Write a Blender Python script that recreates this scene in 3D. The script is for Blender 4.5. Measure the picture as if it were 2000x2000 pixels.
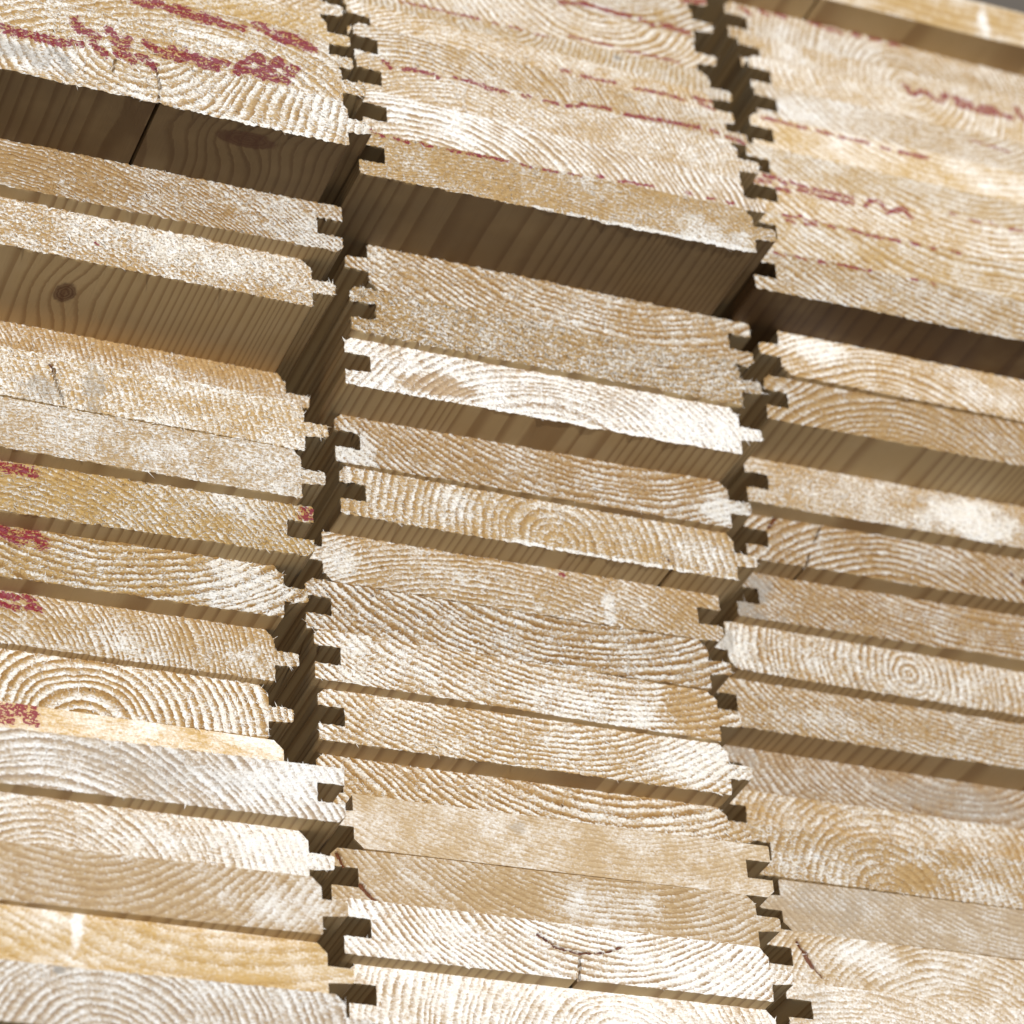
import bpy, math
import numpy as np
from mathutils import Matrix, Vector

for o in list(bpy.data.objects):
    bpy.data.objects.remove(o, do_unlink=True)
scene = bpy.context.scene
COL = scene.collection

# ------------------------------------------------------------------ camera
# The pack stands on end: board lengths run down to the ground, the sawn ends
# look up at the sky and the camera looks down on them from one side.
TOP = 0.800                                   # height of the mean end plane above the ground
cam = bpy.data.cameras.new('camera')
cam_ob = bpy.data.objects.new('camera', cam)
COL.objects.link(cam_ob)
RIGHT = Vector((0.92485, -0.06441, 0.37484))
DOWN = Vector((0.15855, -0.83054, -0.53391))
FWD = Vector((0.34571, 0.55322, -0.75791))
CAM = Vector((-0.35646, -0.42617, TOP + 0.88022))
m = Matrix.Identity(4)
for i in range(3):
    m[i][0], m[i][1], m[i][2], m[i][3] = RIGHT[i], -DOWN[i], -FWD[i], CAM[i]
cam_ob.matrix_world = m
cam.sensor_width = 36.0
cam.lens = 111.88
cam.clip_start = 0.01
cam.clip_end = 500.0
cam.dof.use_dof = True
cam.dof.focus_distance = 1.115
cam.dof.aperture_fstop = 10.0
scene.camera = cam_ob

# ------------------------------------------------------------------ sky and sun
SUN = Vector((-0.05, -0.08, 0.995)).normalized()          # towards the sun
world = bpy.data.worlds.new('World')
scene.world = world
world.use_nodes = True
wn = world.node_tree.nodes
sky = wn.new('ShaderNodeTexSky')
sky.sky_type = 'NISHITA'
sky.sun_disc = False
sky.altitude = 1200.0
sky.air_density = 0.75
sky.dust_density = 0.6
sky.sun_elevation = math.asin(SUN.z)
sky.sun_rotation = math.atan2(SUN.x, SUN.y)
world.node_tree.links.new(sky.outputs[0], wn['Background'].inputs[0])
wn['Background'].inputs[1].default_value = 0.05
sun = bpy.data.lights.new('sun', 'SUN')
sun.energy = 5.0
sun.angle = math.radians(0.5)
sun.color = (1.0, 0.985, 0.955)
sun_ob = bpy.data.objects.new('sun', sun)
COL.objects.link(sun_ob)
sun_ob.rotation_euler = SUN.to_track_quat('Z', 'Y').to_euler()
sun_ob.location = (0.4, 0.2, 3.0)

scene.render.engine = 'CYCLES'
scene.view_settings.view_transform = 'Standard'
scene.view_settings.look = 'None'
scene.view_settings.gamma = 1.0
scene.view_settings.use_curve_mapping = False
scene.view_settings.exposure = -0.2

# ------------------------------------------------------------------ node helpers
class NT:
    def __init__(self, name):
        self.mat = bpy.data.materials.new(name)
        self.mat.use_nodes = True
        self.t = self.mat.node_tree
        self.n = self.t.nodes
        self.bsdf = self.n['Principled BSDF']
    def link(self, a, b):
        self.t.links.new(a, b)
    def put(self, sock, v):
        if isinstance(v, bpy.types.NodeSocket):
            self.link(v, sock)
        else:
            sock.default_value = v
    def math(self, op, a, b=0.0, c=0.0, clamp=False):
        n = self.n.new('ShaderNodeMath'); n.operation = op; n.use_clamp = clamp
        self.put(n.inputs[0], a); self.put(n.inputs[1], b); self.put(n.inputs[2], c)
        return n.outputs[0]
    def step(self, x, lo, hi):
        n = self.n.new('ShaderNodeMapRange'); n.interpolation_type = 'SMOOTHSTEP'
        self.put(n.inputs['Value'], x); self.put(n.inputs['From Min'], lo); self.put(n.inputs['From Max'], hi)
        return n.outputs[0]
    def mix(self, f, a, b):
        n = self.n.new('ShaderNodeMix'); n.data_type = 'RGBA'
        self.put(n.inputs[0], f); self.put(n.inputs[6], a); self.put(n.inputs[7], b)
        return n.outputs[2]
    def attr(self, name, kind='GEOMETRY'):
        n = self.n.new('ShaderNodeAttribute'); n.attribute_type = kind; n.attribute_name = name
        return n
    def noise(self, vec, scale, detail=2.0, rough=0.5, dist=0.0):
        n = self.n.new('ShaderNodeTexNoise'); n.inputs['Scale'].default_value = scale
        n.inputs['Detail'].default_value = detail; n.inputs['Roughness'].default_value = rough
        n.inputs['Distortion'].default_value = dist
        self.link(vec, n.inputs['Vector'])
        return n.outputs[0]
    def mapping(self, vec, rot=None, scale=None, loc=None):
        n = self.n.new('ShaderNodeMapping')
        self.link(vec, n.inputs[0])
        if loc is not None: self.put(n.inputs[1], loc)
        if rot is not None: self.put(n.inputs[2], rot)
        if scale is not None: self.put(n.inputs[3], scale)
        return n.outputs[0]
    def comb(self, x, y, z):
        n = self.n.new('ShaderNodeCombineXYZ')
        for i, v in enumerate((x, y, z)): self.put(n.inputs[i], v)
        return n.outputs[0]

def C4(r, g, b): return (r, g, b, 1.0)

def latewood(N, ring, jitter):
    ph = N.math('FRACT', N.math('ADD', ring, jitter))
    up = N.step(ph, 0.35, 0.82)
    dn = N.step(ph, 0.90, 1.0)
    return N.math('MULTIPLY', up, N.math('SUBTRACT', 1.0, dn))

def object_mm(N):
    tc = N.n.new('ShaderNodeTexCoord')
    seed = N.attr('seed', 'OBJECT').outputs['Fac']
    v = N.n.new('ShaderNodeVectorMath'); v.operation = 'SCALE'
    N.link(tc.outputs['Object'], v.inputs[0]); v.inputs['Scale'].default_value = 1000.0
    a = N.n.new('ShaderNodeVectorMath'); a.operation = 'ADD'
    N.link(v.outputs[0], a.inputs[0])
    off = N.comb(N.math('MULTIPLY', seed, 371.3), N.math('MULTIPLY', seed, 913.7), N.math('MULTIPLY', seed, 57.1))
    N.link(off, a.inputs[1])
    return a.outputs[0], v.outputs[0]

def end_grain_material():
    N = NT('sawn_end_grain')
    mm, raw = object_mm(N)
    ring = N.attr('ring').outputs['Fac']
    pale = N.attr('pale').outputs['Fac']
    ink = N.attr('ink').outputs['Fac']
    resin = N.attr('resin').outputs['Fac']
    stain = N.attr('stain').outputs['Fac']
    tint = N.attr('tint', 'OBJECT').outputs['Fac']
    rc = N.attr('ring_contrast', 'OBJECT').outputs['Fac']
    ang = N.attr('saw_angle', 'OBJECT').outputs['Fac']
    rough = N.attr('roughness', 'OBJECT').outputs['Fac']
    n_fine = N.noise(mm, 0.95, 3.5, 0.62)
    n_mid = N.noise(mm, 0.42, 3.0, 0.6, 0.4)
    n_big = N.noise(mm, 0.075, 3.0, 0.55)
    rot = N.comb(0.0, 0.0, N.math('MULTIPLY', ang, -1.0))
    sm = N.mapping(mm, rot=rot, scale=(0.45, 1.7, 1.0))
    n_saw = N.noise(sm, 1.0, 3.0, 0.6)
    jit = N.math('ADD', N.math('MULTIPLY', N.math('SUBTRACT', n_fine, 0.5), 0.34), N.math('MULTIPLY', N.math('SUBTRACT', n_mid, 0.5), 0.34))
    jit = N.math('ADD', jit, N.math('MULTIPLY', N.math('SUBTRACT', n_saw, 0.5), 0.2))
    lw = latewood(N, ring, jit)
    n_fade = N.noise(N.mapping(mm, loc=(31.0, 7.0, 0.0)), 0.11, 3.0, 0.6)
    rc = N.math('MULTIPLY', rc, N.math('ADD', 0.5, N.math('MULTIPLY', N.step(n_fade, 0.38, 0.62), 0.85)))
    # torn fibre ends scatter white, cleanly cut wood stays tan
    phw = N.math('FRACT', N.math('ADD', ring, jit))
    band = N.math('MULTIPLY', N.step(phw, 0.08, 0.78), N.math('SUBTRACT', 1.0, N.step(phw, 0.88, 1.0)))
    p = N.math('ADD', pale, N.math('MULTIPLY', rc, N.math('SUBTRACT', 0.45, band)))
    amp = N.math('ADD', 0.20, N.math('MULTIPLY', rough, 0.8))
    p = N.math('ADD', p, N.math('MULTIPLY', N.math('SUBTRACT', n_fine, 0.5), N.math('MULTIPLY', amp, 1.65)))
    p = N.math('ADD', p, N.math('MULTIPLY', N.math('SUBTRACT', n_saw, 0.5), N.math('MULTIPLY', amp, 1.25)))
    p = N.math('ADD', p, N.math('MULTIPLY', N.math('SUBTRACT', n_mid, 0.5), 0.3))
    p = N.math('ADD', p, N.math('MULTIPLY', N.math('SUBTRACT', n_big, 0.5), 0.5))
    f = N.step(p, 0.25, 0.86)
    tan = N.mix(tint, C4(0.53, 0.365, 0.16), C4(0.39, 0.235, 0.10))
    tan = N.mix(N.attr('gold', 'OBJECT').outputs['Fac'], tan, C4(0.53, 0.34, 0.10))
    late = N.mix(tint, C4(0.34, 0.195, 0.058), C4(0.225, 0.108, 0.033))
    base = N.mix(N.math('MULTIPLY', lw, N.math('ADD', 0.25, N.math('MULTIPLY', rc, 1.1)), clamp=True), tan, late)
    base = N.mix(N.math('MULTIPLY', N.step(n_mid, 0.45, 0.7), 0.35), base, C4(0.54, 0.39, 0.20))
    n_tone = N.noise(N.mapping(sm, loc=(5.0, 17.0, 0.0)), 0.8, 4.0, 0.68)
    base = N.mix(N.math('MULTIPLY', N.step(n_tone, 0.48, 0.74), 0.62), base, late)
    base = N.mix(N.math('MULTIPLY', N.math('SUBTRACT', 1.0, N.step(n_tone, 0.26, 0.46)), 0.5), base, C4(0.68, 0.51, 0.29))
    n_speck = N.noise(mm, 1.7, 2.0, 0.6)
    speck = N.math('MULTIPLY', N.step(n_speck, 0.58, 0.70), N.math('MULTIPLY', rough, 0.55), clamp=True)
    white = N.mix(N.step(n_mid, 0.35, 0.65), C4(0.85, 0.83, 0.785), C4(0.77, 0.715, 0.62))
    white = N.mix(N.math('MULTIPLY', N.step(n_fine, 0.55, 0.8), 0.5), white, C4(0.89, 0.885, 0.87))
    col = N.mix(f, base, white)
    col = N.mix(speck, col, C4(0.16, 0.082, 0.032))
    hs = N.n.new('ShaderNodeHueSaturation')
    N.put(hs.inputs['Saturation'], N.math('SUBTRACT', 1.0, N.math('MULTIPLY', N.attr('greyness', 'OBJECT').outputs['Fac'], 0.6)))
    N.put(hs.inputs['Value'], N.attr('tone', 'OBJECT').outputs['Fac'])
    N.link(col, hs.inputs['Color'])
    col = hs.outputs[0]
    col = N.mix(N.math('MULTIPLY', stain, N.math('ADD', 0.45, n_mid), clamp=True), col, C4(0.33, 0.30, 0.26))
    k = N.step(N.math('ADD', resin, N.math('MULTIPLY', N.math('SUBTRACT', n_fine, 0.5), 0.9)), 0.25, 0.75)
    col = N.mix(N.math('MULTIPLY', k, 0.93), col, C4(0.13, 0.035, 0.010))
    ki = N.math('ADD', N.math('MULTIPLY', ink, 0.70), N.math('MULTIPLY', N.math('SUBTRACT', n_fine, 0.5), 2.6))
    ki = N.math('ADD', ki, N.math('MULTIPLY', N.math('SUBTRACT', n_mid, 0.5), 0.8))
    ki = N.math('ADD', ki, N.math('MULTIPLY', N.math('SUBTRACT', n_saw, 0.5), 2.0))
    ki = N.math('MULTIPLY', N.step(ki, 0.42, 0.62), N.step(ink, 0.02, 0.12))
    col = N.mix(N.math('MULTIPLY', ki, 0.9), col, C4(0.21, 0.002, 0.026))
    N.link(col, N.bsdf.inputs['Base Color'])
    N.link(N.math('SUBTRACT', 0.85, N.math('MULTIPLY', k, 0.55)), N.bsdf.inputs['Roughness'])
    N.bsdf.inputs['Specular IOR Level'].default_value = 0.22
    h = N.math('ADD', N.math('MULTIPLY', n_fine, 1.0), N.math('MULTIPLY', n_saw, 0.7))
    h = N.math('ADD', h, N.math('MULTIPLY', f, 0.35))
    b = N.n.new('ShaderNodeBump')
    N.put(b.inputs['Strength'], N.math('MULTIPLY', N.math('MINIMUM', rough, 1.2), 0.65))
    b.inputs['Distance'].default_value = 0.0006
    N.link(h, b.inputs['Height'])
    N.link(b.outputs[0], N.bsdf.inputs['Normal'])
    return N.mat

def long_grain_material(name, knots=(), darken=0.0):
    N = NT(name)
    mm, raw = object_mm(N)
    ring = N.attr('ring').outputs['Fac']
    tint = N.attr('tint', 'OBJECT').outputs['Fac']
    st = N.mapping(mm, scale=(1.0, 1.0, 0.02))
    fib = N.noise(st, 2.2, 3.0, 0.65)
    slow = N.noise(N.mapping(mm, scale=(0.05, 0.05, 0.012)), 1.0, 2.0, 0.5)
    blot = N.noise(mm, 0.06, 2.0, 0.5)
    r = ring
    knot_mask = None
    for (ku, kd, ru, rd) in knots:
        s = N.n.new('ShaderNodeSeparateXYZ'); N.link(raw, s.inputs[0])
        du = N.math('DIVIDE', N.math('SUBTRACT', s.outputs[0], ku), ru)
        dd = N.math('DIVIDE', N.math('ADD', s.outputs[2], kd), rd)
        d = N.math('SQRT', N.math('ADD', N.math('MULTIPLY', du, du), N.math('MULTIPLY', dd, dd)))
        d = N.math('ADD', d, N.math('MULTIPLY', N.math('SUBTRACT', N.noise(mm, 0.5, 2.0), 0.5), 0.45))
        # grain flows round the knot
        r = N.math('ADD', r, N.math('MULTIPLY', N.math('EXPONENT', N.math('MULTIPLY', N.math('MULTIPLY', d, d), -0.16)), 1.6))
        kk = N.math('SUBTRACT', 1.0, N.step(d, 0.72, 1.12))
        ringk = N.math('SINE', N.math('MULTIPLY', d, 24.0))
        kk2 = N.math('MULTIPLY', kk, N.math('ADD', 0.85, N.math('MULTIPLY', ringk, 0.12)))
        knot_mask = kk2 if knot_mask is None else N.math('MAXIMUM', knot_mask, kk2)
    lw = latewood(N, r, N.math('MULTIPLY', N.math('SUBTRACT', slow, 0.5), 0.5))
    lw = N.math('MULTIPLY', lw, lw)
    base = N.mix(tint, C4(0.60, 0.43, 0.205), C4(0.52, 0.35, 0.16))
    base = N.mix(N.math('MULTIPLY', N.step(blot, 0.4, 0.7), 0.35), base, C4(0.62, 0.46, 0.25))
    dark = N.mix(tint, C4(0.36, 0.215, 0.085), C4(0.27, 0.14, 0.05))
    col = N.mix(N.math('MULTIPLY', lw, 0.68), base, dark)
    col = N.mix(N.math('MULTIPLY', N.step(fib, 0.5, 0.75), 0.3), col, C4(0.40, 0.26, 0.12))
    if darken:
        # side wood multiplied to a darker brown, slightly uneven by noise
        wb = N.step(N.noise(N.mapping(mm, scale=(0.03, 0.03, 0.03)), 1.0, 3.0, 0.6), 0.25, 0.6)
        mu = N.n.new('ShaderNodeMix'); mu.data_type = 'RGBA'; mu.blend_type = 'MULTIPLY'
        N.put(mu.inputs[0], N.math('MULTIPLY', N.math('ADD', 0.8, N.math('MULTIPLY', wb, 0.2)), darken))
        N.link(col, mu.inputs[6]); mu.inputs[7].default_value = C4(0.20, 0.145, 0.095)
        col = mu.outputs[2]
    if knot_mask is not None:
        col = N.mix(N.math('MULTIPLY', knot_mask, 0.92), col, C4(0.10, 0.034, 0.014))
    N.link(col, N.bsdf.inputs['Base Color'])
    N.bsdf.inputs['Roughness'].default_value = 0.62
    N.bsdf.inputs['Specular IOR Level'].default_value = 0.3
    b = N.n.new('ShaderNodeBump'); b.inputs['Strength'].default_value = 0.25; b.inputs['Distance'].default_value = 0.0003
    N.link(N.math('ADD', fib, lw), b.inputs['Height'])
    N.link(b.outputs[0], N.bsdf.inputs['Normal'])
    return N.mat

END = end_grain_material()
SIDE = long_grain_material('planed_long_grain')

# ------------------------------------------------------------------ ground
def ground():
    N = NT('yard_soil')
    tc = N.n.new('ShaderNodeTexCoord')
    a = N.noise(tc.outputs['Object'], 3.0, 5.0, 0.6)
    b = N.noise(tc.outputs['Object'], 60.0, 3.0, 0.6)
    col = N.mix(a, C4(0.075, 0.063, 0.05), C4(0.13, 0.11, 0.09))
    col = N.mix(N.math('MULTIPLY', b, 0.4), col, C4(0.09, 0.075, 0.06))
    N.link(col, N.bsdf.inputs['Base Color'])
    N.bsdf.inputs['Roughness'].default_value = 0.9
    me = bpy.data.meshes.new('ground')
    s = 60.0
    me.from_pydata([(-s, -s, 0), (s, -s, 0), (s, s, 0), (-s, s, 0)], [], [(0, 1, 2, 3)])
    me.materials.append(N.mat)
    g = bpy.data.objects.new('ground', me)
    g['kind'] = 'structure'
    COL.objects.link(g)
ground()

# ------------------------------------------------------------------ plank geometry (millimetres)
T = 21.0                                     # thickness
W = 159.0                                    # body width without the tongue
GD, G0, G1 = 9.8, 6.65, 13.9                 # groove depth, lower and upper wall
T0, T1, TL = 6.65, 13.0, 9.1                 # tongue at its root, length
TT0, TT1 = 7.6, 12.9                         # tongue at its tip
CT, CG = 3.5, 2.6                            # chamfer on the tongue side and on the groove side

def hash2(ix, iy, seed):
    h = (ix.astype(np.int64) * 374761393 + iy.astype(np.int64) * 668265263 + seed * 1442695041) & 0x7fffffff
    h = ((h ^ (h >> 13)) * 1274126177) & 0x7fffffff
    h = (h ^ (h >> 16)) & 0xffff
    return h / 65535.0

def vnoise(x, y, seed):
    ix = np.floor(x); iy = np.floor(y)
    fx = x - ix; fy = y - iy
    fx = fx * fx * (3 - 2 * fx); fy = fy * fy * (3 - 2 * fy)
    a = hash2(ix, iy, seed); b = hash2(ix + 1, iy, seed)
    c = hash2(ix, iy + 1, seed); d = hash2(ix + 1, iy + 1, seed)
    return (a + (b - a) * fx) * (1 - fy) + (c + (d - c) * fx) * fy - 0.5

def sstep(x, a, b):
    t = np.clip((x - a) / (b - a), 0, 1)
    return t * t * (3 - 2 * t)

def ticks(breaks, fine, coarse, f0, f1):
    out = [breaks[0]]
    for a, b in zip(breaks[:-1], breaks[1:]):
        x = a
        seg = [a]
        while x < b - 1e-6:
            st = fine if f0 <= x <= f1 else coarse
            x = x + st
            seg.append(x)
        seg = np.array(seg)
        seg = a + (seg - a) * (b - a) / (seg[-1] - a)
        out.extend(seg[1:])
    return np.array(out)

def seg_dist(u, v, pts):
    d = np.full(u.shape, 1e9)
    if len(pts) == 1:
        return np.hypot(u - pts[0][0], v - pts[0][1])
    for (ax, ay), (bx, by) in zip(pts[:-1], pts[1:]):
        dx, dy = bx - ax, by - ay
        L = dx * dx + dy * dy + 1e-9
        t = np.clip(((u - ax) * dx + (v - ay) * dy) / L, 0, 1)
        d = np.minimum(d, np.hypot(u - ax - t * dx, v - ay - t * dy))
    return d

def profile_grid(flip, fine0, fine1):
    """grid over the end face in profile space; returns verts (u,v), quads, tongue flag per quad"""
    lo, hi = (fine0, fine1) if not flip else (W - fine1, W - fine0)
    us = ticks([0, CG, GD, W - CT, W, W + TL - 0.9, W + TL], 0.5, 1.6, lo, hi)
    vs = ticks([0, 0.6, G0, T1, G1, T - CT, T - CG, T], 0.5, 0.5, -1, 99)
    nu, nv = len(us), len(vs)
    U, V = np.meshgrid(us, vs, indexing='ij')
    U = U.copy(); V = V.copy()
    # chamfers along the face side, small round-overs along the back
    top = np.full(nu, T)
    top = np.where(us < CG, T - CG + us, top)
    top = np.where((us > W - CT) & (us <= W), T - (us - (W - CT)), top)
    top = np.maximum(top, T - CT + 0.02)
    base_t = T - CT
    zone = V > base_t
    V = np.where(zone & (U <= W + 1e-6), base_t + (V - base_t) * ((top - base_t) / CT)[:, None], V)
    e = 0.45
    bot = np.where(us < e, e - us, 0.0)
    bot = np.where((us > W - e) & (us <= W + 1e-6), us - (W - e), bot)
    V = np.where((V < 0.6) & (U <= W + 1e-6), bot[:, None] + V * ((0.6 - bot) / 0.6)[:, None], V)
    # tongue taper and eased tip
    s = np.clip((us - W) / TL, 0, 1)
    lo_t = T0 + (TT0 - T0) * s; hi_t = T1 + (TT1 - T1) * s
    tip = np.clip((us - (W + TL - 0.9)) / 0.9, 0, 1)
    lo_t = lo_t + 0.6 * tip * tip; hi_t = hi_t - 0.6 * tip * tip
    tw = us > W + 1e-6
    k = (V - T0) / (T1 - T0)
    V = np.where(tw[:, None], lo_t[:, None] + k * (hi_t - lo_t)[:, None], V)
    um = 0.5 * (us[:-1] + us[1:]); vm = 0.5 * (vs[:-1] + vs[1:])
    UM, VM = np.meshgrid(um, vm, indexing='ij')
    keep = np.ones(UM.shape, bool)
    keep &= ~((UM < GD) & (VM > G0) & (VM < G1))
    keep &= ~((UM > W) & ((VM < T0) | (VM > T1)))
    I, J = np.nonzero(keep)
    ids = np.arange(nu * nv).reshape(nu, nv)
    quads = np.stack([ids[I, J], ids[I + 1, J], ids[I + 1, J + 1], ids[I, J + 1]], 1)
    tongue = UM[I, J] > W
    u = U.ravel(); v = V.ravel()
    if flip:
        u = W - u; v = T - v
    return u, v, quads, tongue

def make_mesh(name, co, quads_end, quads_side, tris_end, ngon, attrs, mats):
    me = bpy.data.meshes.new(name)
    nq = len(quads_end) + len(quads_side); nt = len(tris_end)
    loops = np.concatenate([quads_end.ravel(), quads_side.ravel(), tris_end.ravel(), np.array(ngon, int)]).astype(np.int32)
    starts = np.concatenate([np.arange(nq) * 4, nq * 4 + np.arange(nt) * 3, [nq * 4 + nt * 3] if len(ngon) else []]).astype(np.int32)
    me.vertices.add(len(co)); me.vertices.foreach_set('co', (co * 0.001).astype(np.float32).ravel())
    me.loops.add(len(loops)); me.loops.foreach_set('vertex_index', loops)
    me.polygons.add(len(starts)); me.polygons.foreach_set('loop_start', starts)
    mi = np.zeros(len(starts), np.int32)
    mi[len(quads_end):nq] = 1
    if len(ngon): mi[-1] = 1
    me.polygons.foreach_set('material_index', mi)
    sm = np.zeros(len(starts), bool)
    me.polygons.foreach_set('use_smooth', sm)
    for k, a in attrs.items():
        at = me.attributes.new(k, 'FLOAT', 'POINT')
        at.data.foreach_set('value', a.astype(np.float32))
    for mt in mats: me.materials.append(mt)
    me.update(calc_edges=True)
    me.validate()
    return me

def build_plank(key, flip, x, y, z, yaw, P, label, idx):
    col = key[0]
    fine0, fine1 = {'L': (48, 999), 'M': (-1, 999), 'R': (-1, 128)}[col]
    u, v, quads, tongue = profile_grid(flip == 'F', fine0, fine1)
    seed = idx * 17 + 5
    rough = P['rough']
    pu, pv = P['pith']
    def fields(u, v):
        r = np.hypot(u - pu, (v - pv))
        r = r + 2.6 * vnoise(u / 22, v / 13, seed) + 0.6 * vnoise(u / 6.0, v / 4.5, seed + 1)
        r = r + 3.2 * vnoise(r / 7, r * 0 + 3.3, seed + 2)
        ring = r / (P['ring'] * 1.32) + 40.0
        pale = np.full(u.shape, P['pale']) + 0.22 * vnoise(u / 18, v / 10, seed + 3) + 0.16 * vnoise(u / 5, v / 4, seed + 4)
        for (bu, bv, ru, rv, am) in P.get('blobs', ()):
            q = ((u - bu) / ru) ** 2 + ((v - bv) / rv) ** 2 + 1.5 * vnoise(u / 7, v / 6, seed + 5) + 0.7 * vnoise(u / 2, v / 2, seed + 25)
            pale = pale + 0.85 * am * (1 - sstep(q, 0.05, 1.8))
        ink = np.zeros(u.shape)
        for (w, pts) in P.get('ink', ()):
            ink = np.maximum(ink, 1 - sstep(seg_dist(u, v, pts), w * 1.0, w * 3.0))
        resin = np.zeros(u.shape)
        for (w, pts) in P.get('resin', ()):
            resin = np.maximum(resin, 1 - sstep(seg_dist(u, v, pts) + 0.7 * vnoise(u / 1.6, v / 1.6, seed + 9) + 0.5 * vnoise(u / 6, v / 4, seed + 19), w * 0.3, w * 1.7))
        stain = np.zeros(u.shape)
        for (bu, bv, ru, rv, am) in P.get('stain', ()):
            q = ((u - bu) / ru) ** 2 + ((v - bv) / rv) ** 2 + 1.8 * vnoise(u / 5, v / 5, seed + 6) + 0.8 * vnoise(u / 1.6, v / 1.6, seed + 26)
            stain = stain + 0.8 * am * (1 - sstep(q, 0.15, 1.4))
        return ring, pale, ink, resin, np.clip(stain, 0, 1)
    ring, pale, ink, resin, stain = fields(u, v)
    ph = ring - np.floor(ring)
    lw = sstep(ph, 0.35, 0.82) * (1 - sstep(ph, 0.9, 1.0))
    # --- relief of the sawn end: soft earlywood torn away, saw ridges, broken fibres
    a = math.radians(P['ang'])
    along = u * math.cos(a) + v * math.sin(a); across = -u * math.sin(a) + v * math.cos(a)
    d = rough * (0.30 * (lw - 0.4) * (0.4 + P['rc']) + 0.55 * vnoise(along / 2.6, across / 0.85, seed + 7)
                 + 0.55 * vnoise(u / 0.9, v / 0.9, seed + 8) + 0.40 * vnoise(u / 2.6, v / 2.2, seed + 10))
    d = d + 0.5 * vnoise(u / 40, v / 20, seed + 11) - yaw * (u - W / 2)
    crack_u = []
    for pts in P.get('crack', ()):
        dist = seg_dist(u, v, pts) + 0.12 * vnoise(u / 1.5, v / 1.5, seed + 12)
        d = d - 3.0 * (1 - sstep(dist, 0.05, 0.48))
    d = d - 1.2 * resin
    if 'split' in P:
        crack_u.append(P['split'])
    # --- boundary of the whole section
    nvt = len(u)
    e = np.concatenate([quads[:, [0, 1]], quads[:, [1, 2]], quads[:, [2, 3]], quads[:, [3, 0]]])
    et = np.concatenate([tongue] * 4)
    key_f = e[:, 0].astype(np.int64) * nvt + e[:, 1]
    key_r = e[:, 1].astype(np.int64) * nvt + e[:, 0]
    bmask = ~np.isin(key_f, key_r)
    be = e[bmask]; bt = et[bmask]
    bidx = np.unique(be)
    # outward in-plane normal for each boundary vertex
    nx = np.zeros(nvt); ny = np.zeros(nvt)
    ex = u[be[:, 1]] - u[be[:, 0]]; ey = v[be[:, 1]] - v[be[:, 0]]
    L = np.hypot(ex, ey) + 1e-9
    for c in (0, 1):
        np.add.at(nx, be[:, c], ey / L); np.add.at(ny, be[:, c], -ex / L)
    ln = np.hypot(nx, ny) + 1e-9
    nx /= ln; ny /= ln
    jag = rough * (0.16 * vnoise(u / 0.9, v / 0.9, seed + 13) + 0.10 * (lw - 0.35) + 0.12 * vnoise(u / 4, v / 4, seed + 14)) - 0.03
    fr = P.get('fringe')
    if fr:
        amp, u0, u1 = fr
        g = np.clip(vnoise(u / 6, v * 0, seed + 15) + 0.25, 0, 1) * sstep(u, u0, u0 + 25) * (1 - sstep(u, u1 - 6, u1))
        g = g + 0.35 * np.clip(vnoise(u / 1.3, v * 0 + 7, seed + 16), 0, 1) * sstep(u, u0, u0 + 12)
        low = (ny < -0.8) & (v < 1.0)
        jag = jag + np.where(low, amp * 1.6 * g, 0)
        pale = pale + np.where(v < 1.5, 0.5 * (g > 0.05), 0)
    fu = u.copy(); fv = v.copy()
    isb = np.zeros(nvt, bool); isb[bidx] = True
    fu[isb] += (nx * jag)[isb]; fv[isb] += (ny * jag)[isb]
    # clean profile behind the front edge
    cu = u.copy(); cv = v.copy()
    for c in crack_u:
        hit = isb & (np.abs(u - c) < 0.5) & (v < 1.0)
        cv = np.where(hit, cv + 4.5, cv)
        fv = np.where(hit, fv + 2.0, fv)
    H = TOP * 1000.0 - y                      # height of the end above the ground
    root = bpy.data.objects.new('plank', None)
    root.empty_display_size = 0.05
    root.location = (x * 0.001, z * 0.001, 0.0)
    root['label'] = label
    root['category'] = 'plank'
    root['group'] = 'tongue and groove planks in the stack'
    COL.objects.link(root)
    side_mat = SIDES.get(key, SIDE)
    depths = (1.0, 45.0, H - 0.0)
    rng = np.random.default_rng(seed)
    for part, sel in (('body', ~tongue), ('tongue', tongue)):
        q = quads[sel]
        used = np.unique(q)
        remap = -np.ones(nvt, int); remap[used] = np.arange(len(used))
        pb = be[bt == (part == 'tongue')]
        pbi = np.unique(pb)
        n0 = len(used); nb = len(pbi)
        rb = -np.ones(nvt, int); rb[pbi] = np.arange(nb)
        parts_co = [np.stack([fu[used], fv[used], d[used]], 1)]
        for dp in depths:
            parts_co.append(np.stack([cu[pbi], cv[pbi], np.full(nb, -dp) + (d[pbi] if dp < 2 else 0)], 1))
        sq = []
        A, B = pb[:, 0], pb[:, 1]
        prevA, prevB = remap[A], remap[B]
        for li in range(len(depths)):
            off = n0 + li * nb
            na, nb_ = off + rb[A], off + rb[B]
            sq.append(np.stack([prevA, na, nb_, prevB], 1))
            prevA, prevB = na, nb_
        sq = np.concatenate(sq)
        vid = np.concatenate([used] + [pbi] * len(depths))
        co = np.concatenate(parts_co)
        at = {'ring': ring[vid], 'pale': pale[vid], 'ink': ink[vid], 'resin': resin[vid], 'stain': stain[vid]}
        tris = np.zeros((0, 3), int)
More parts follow.
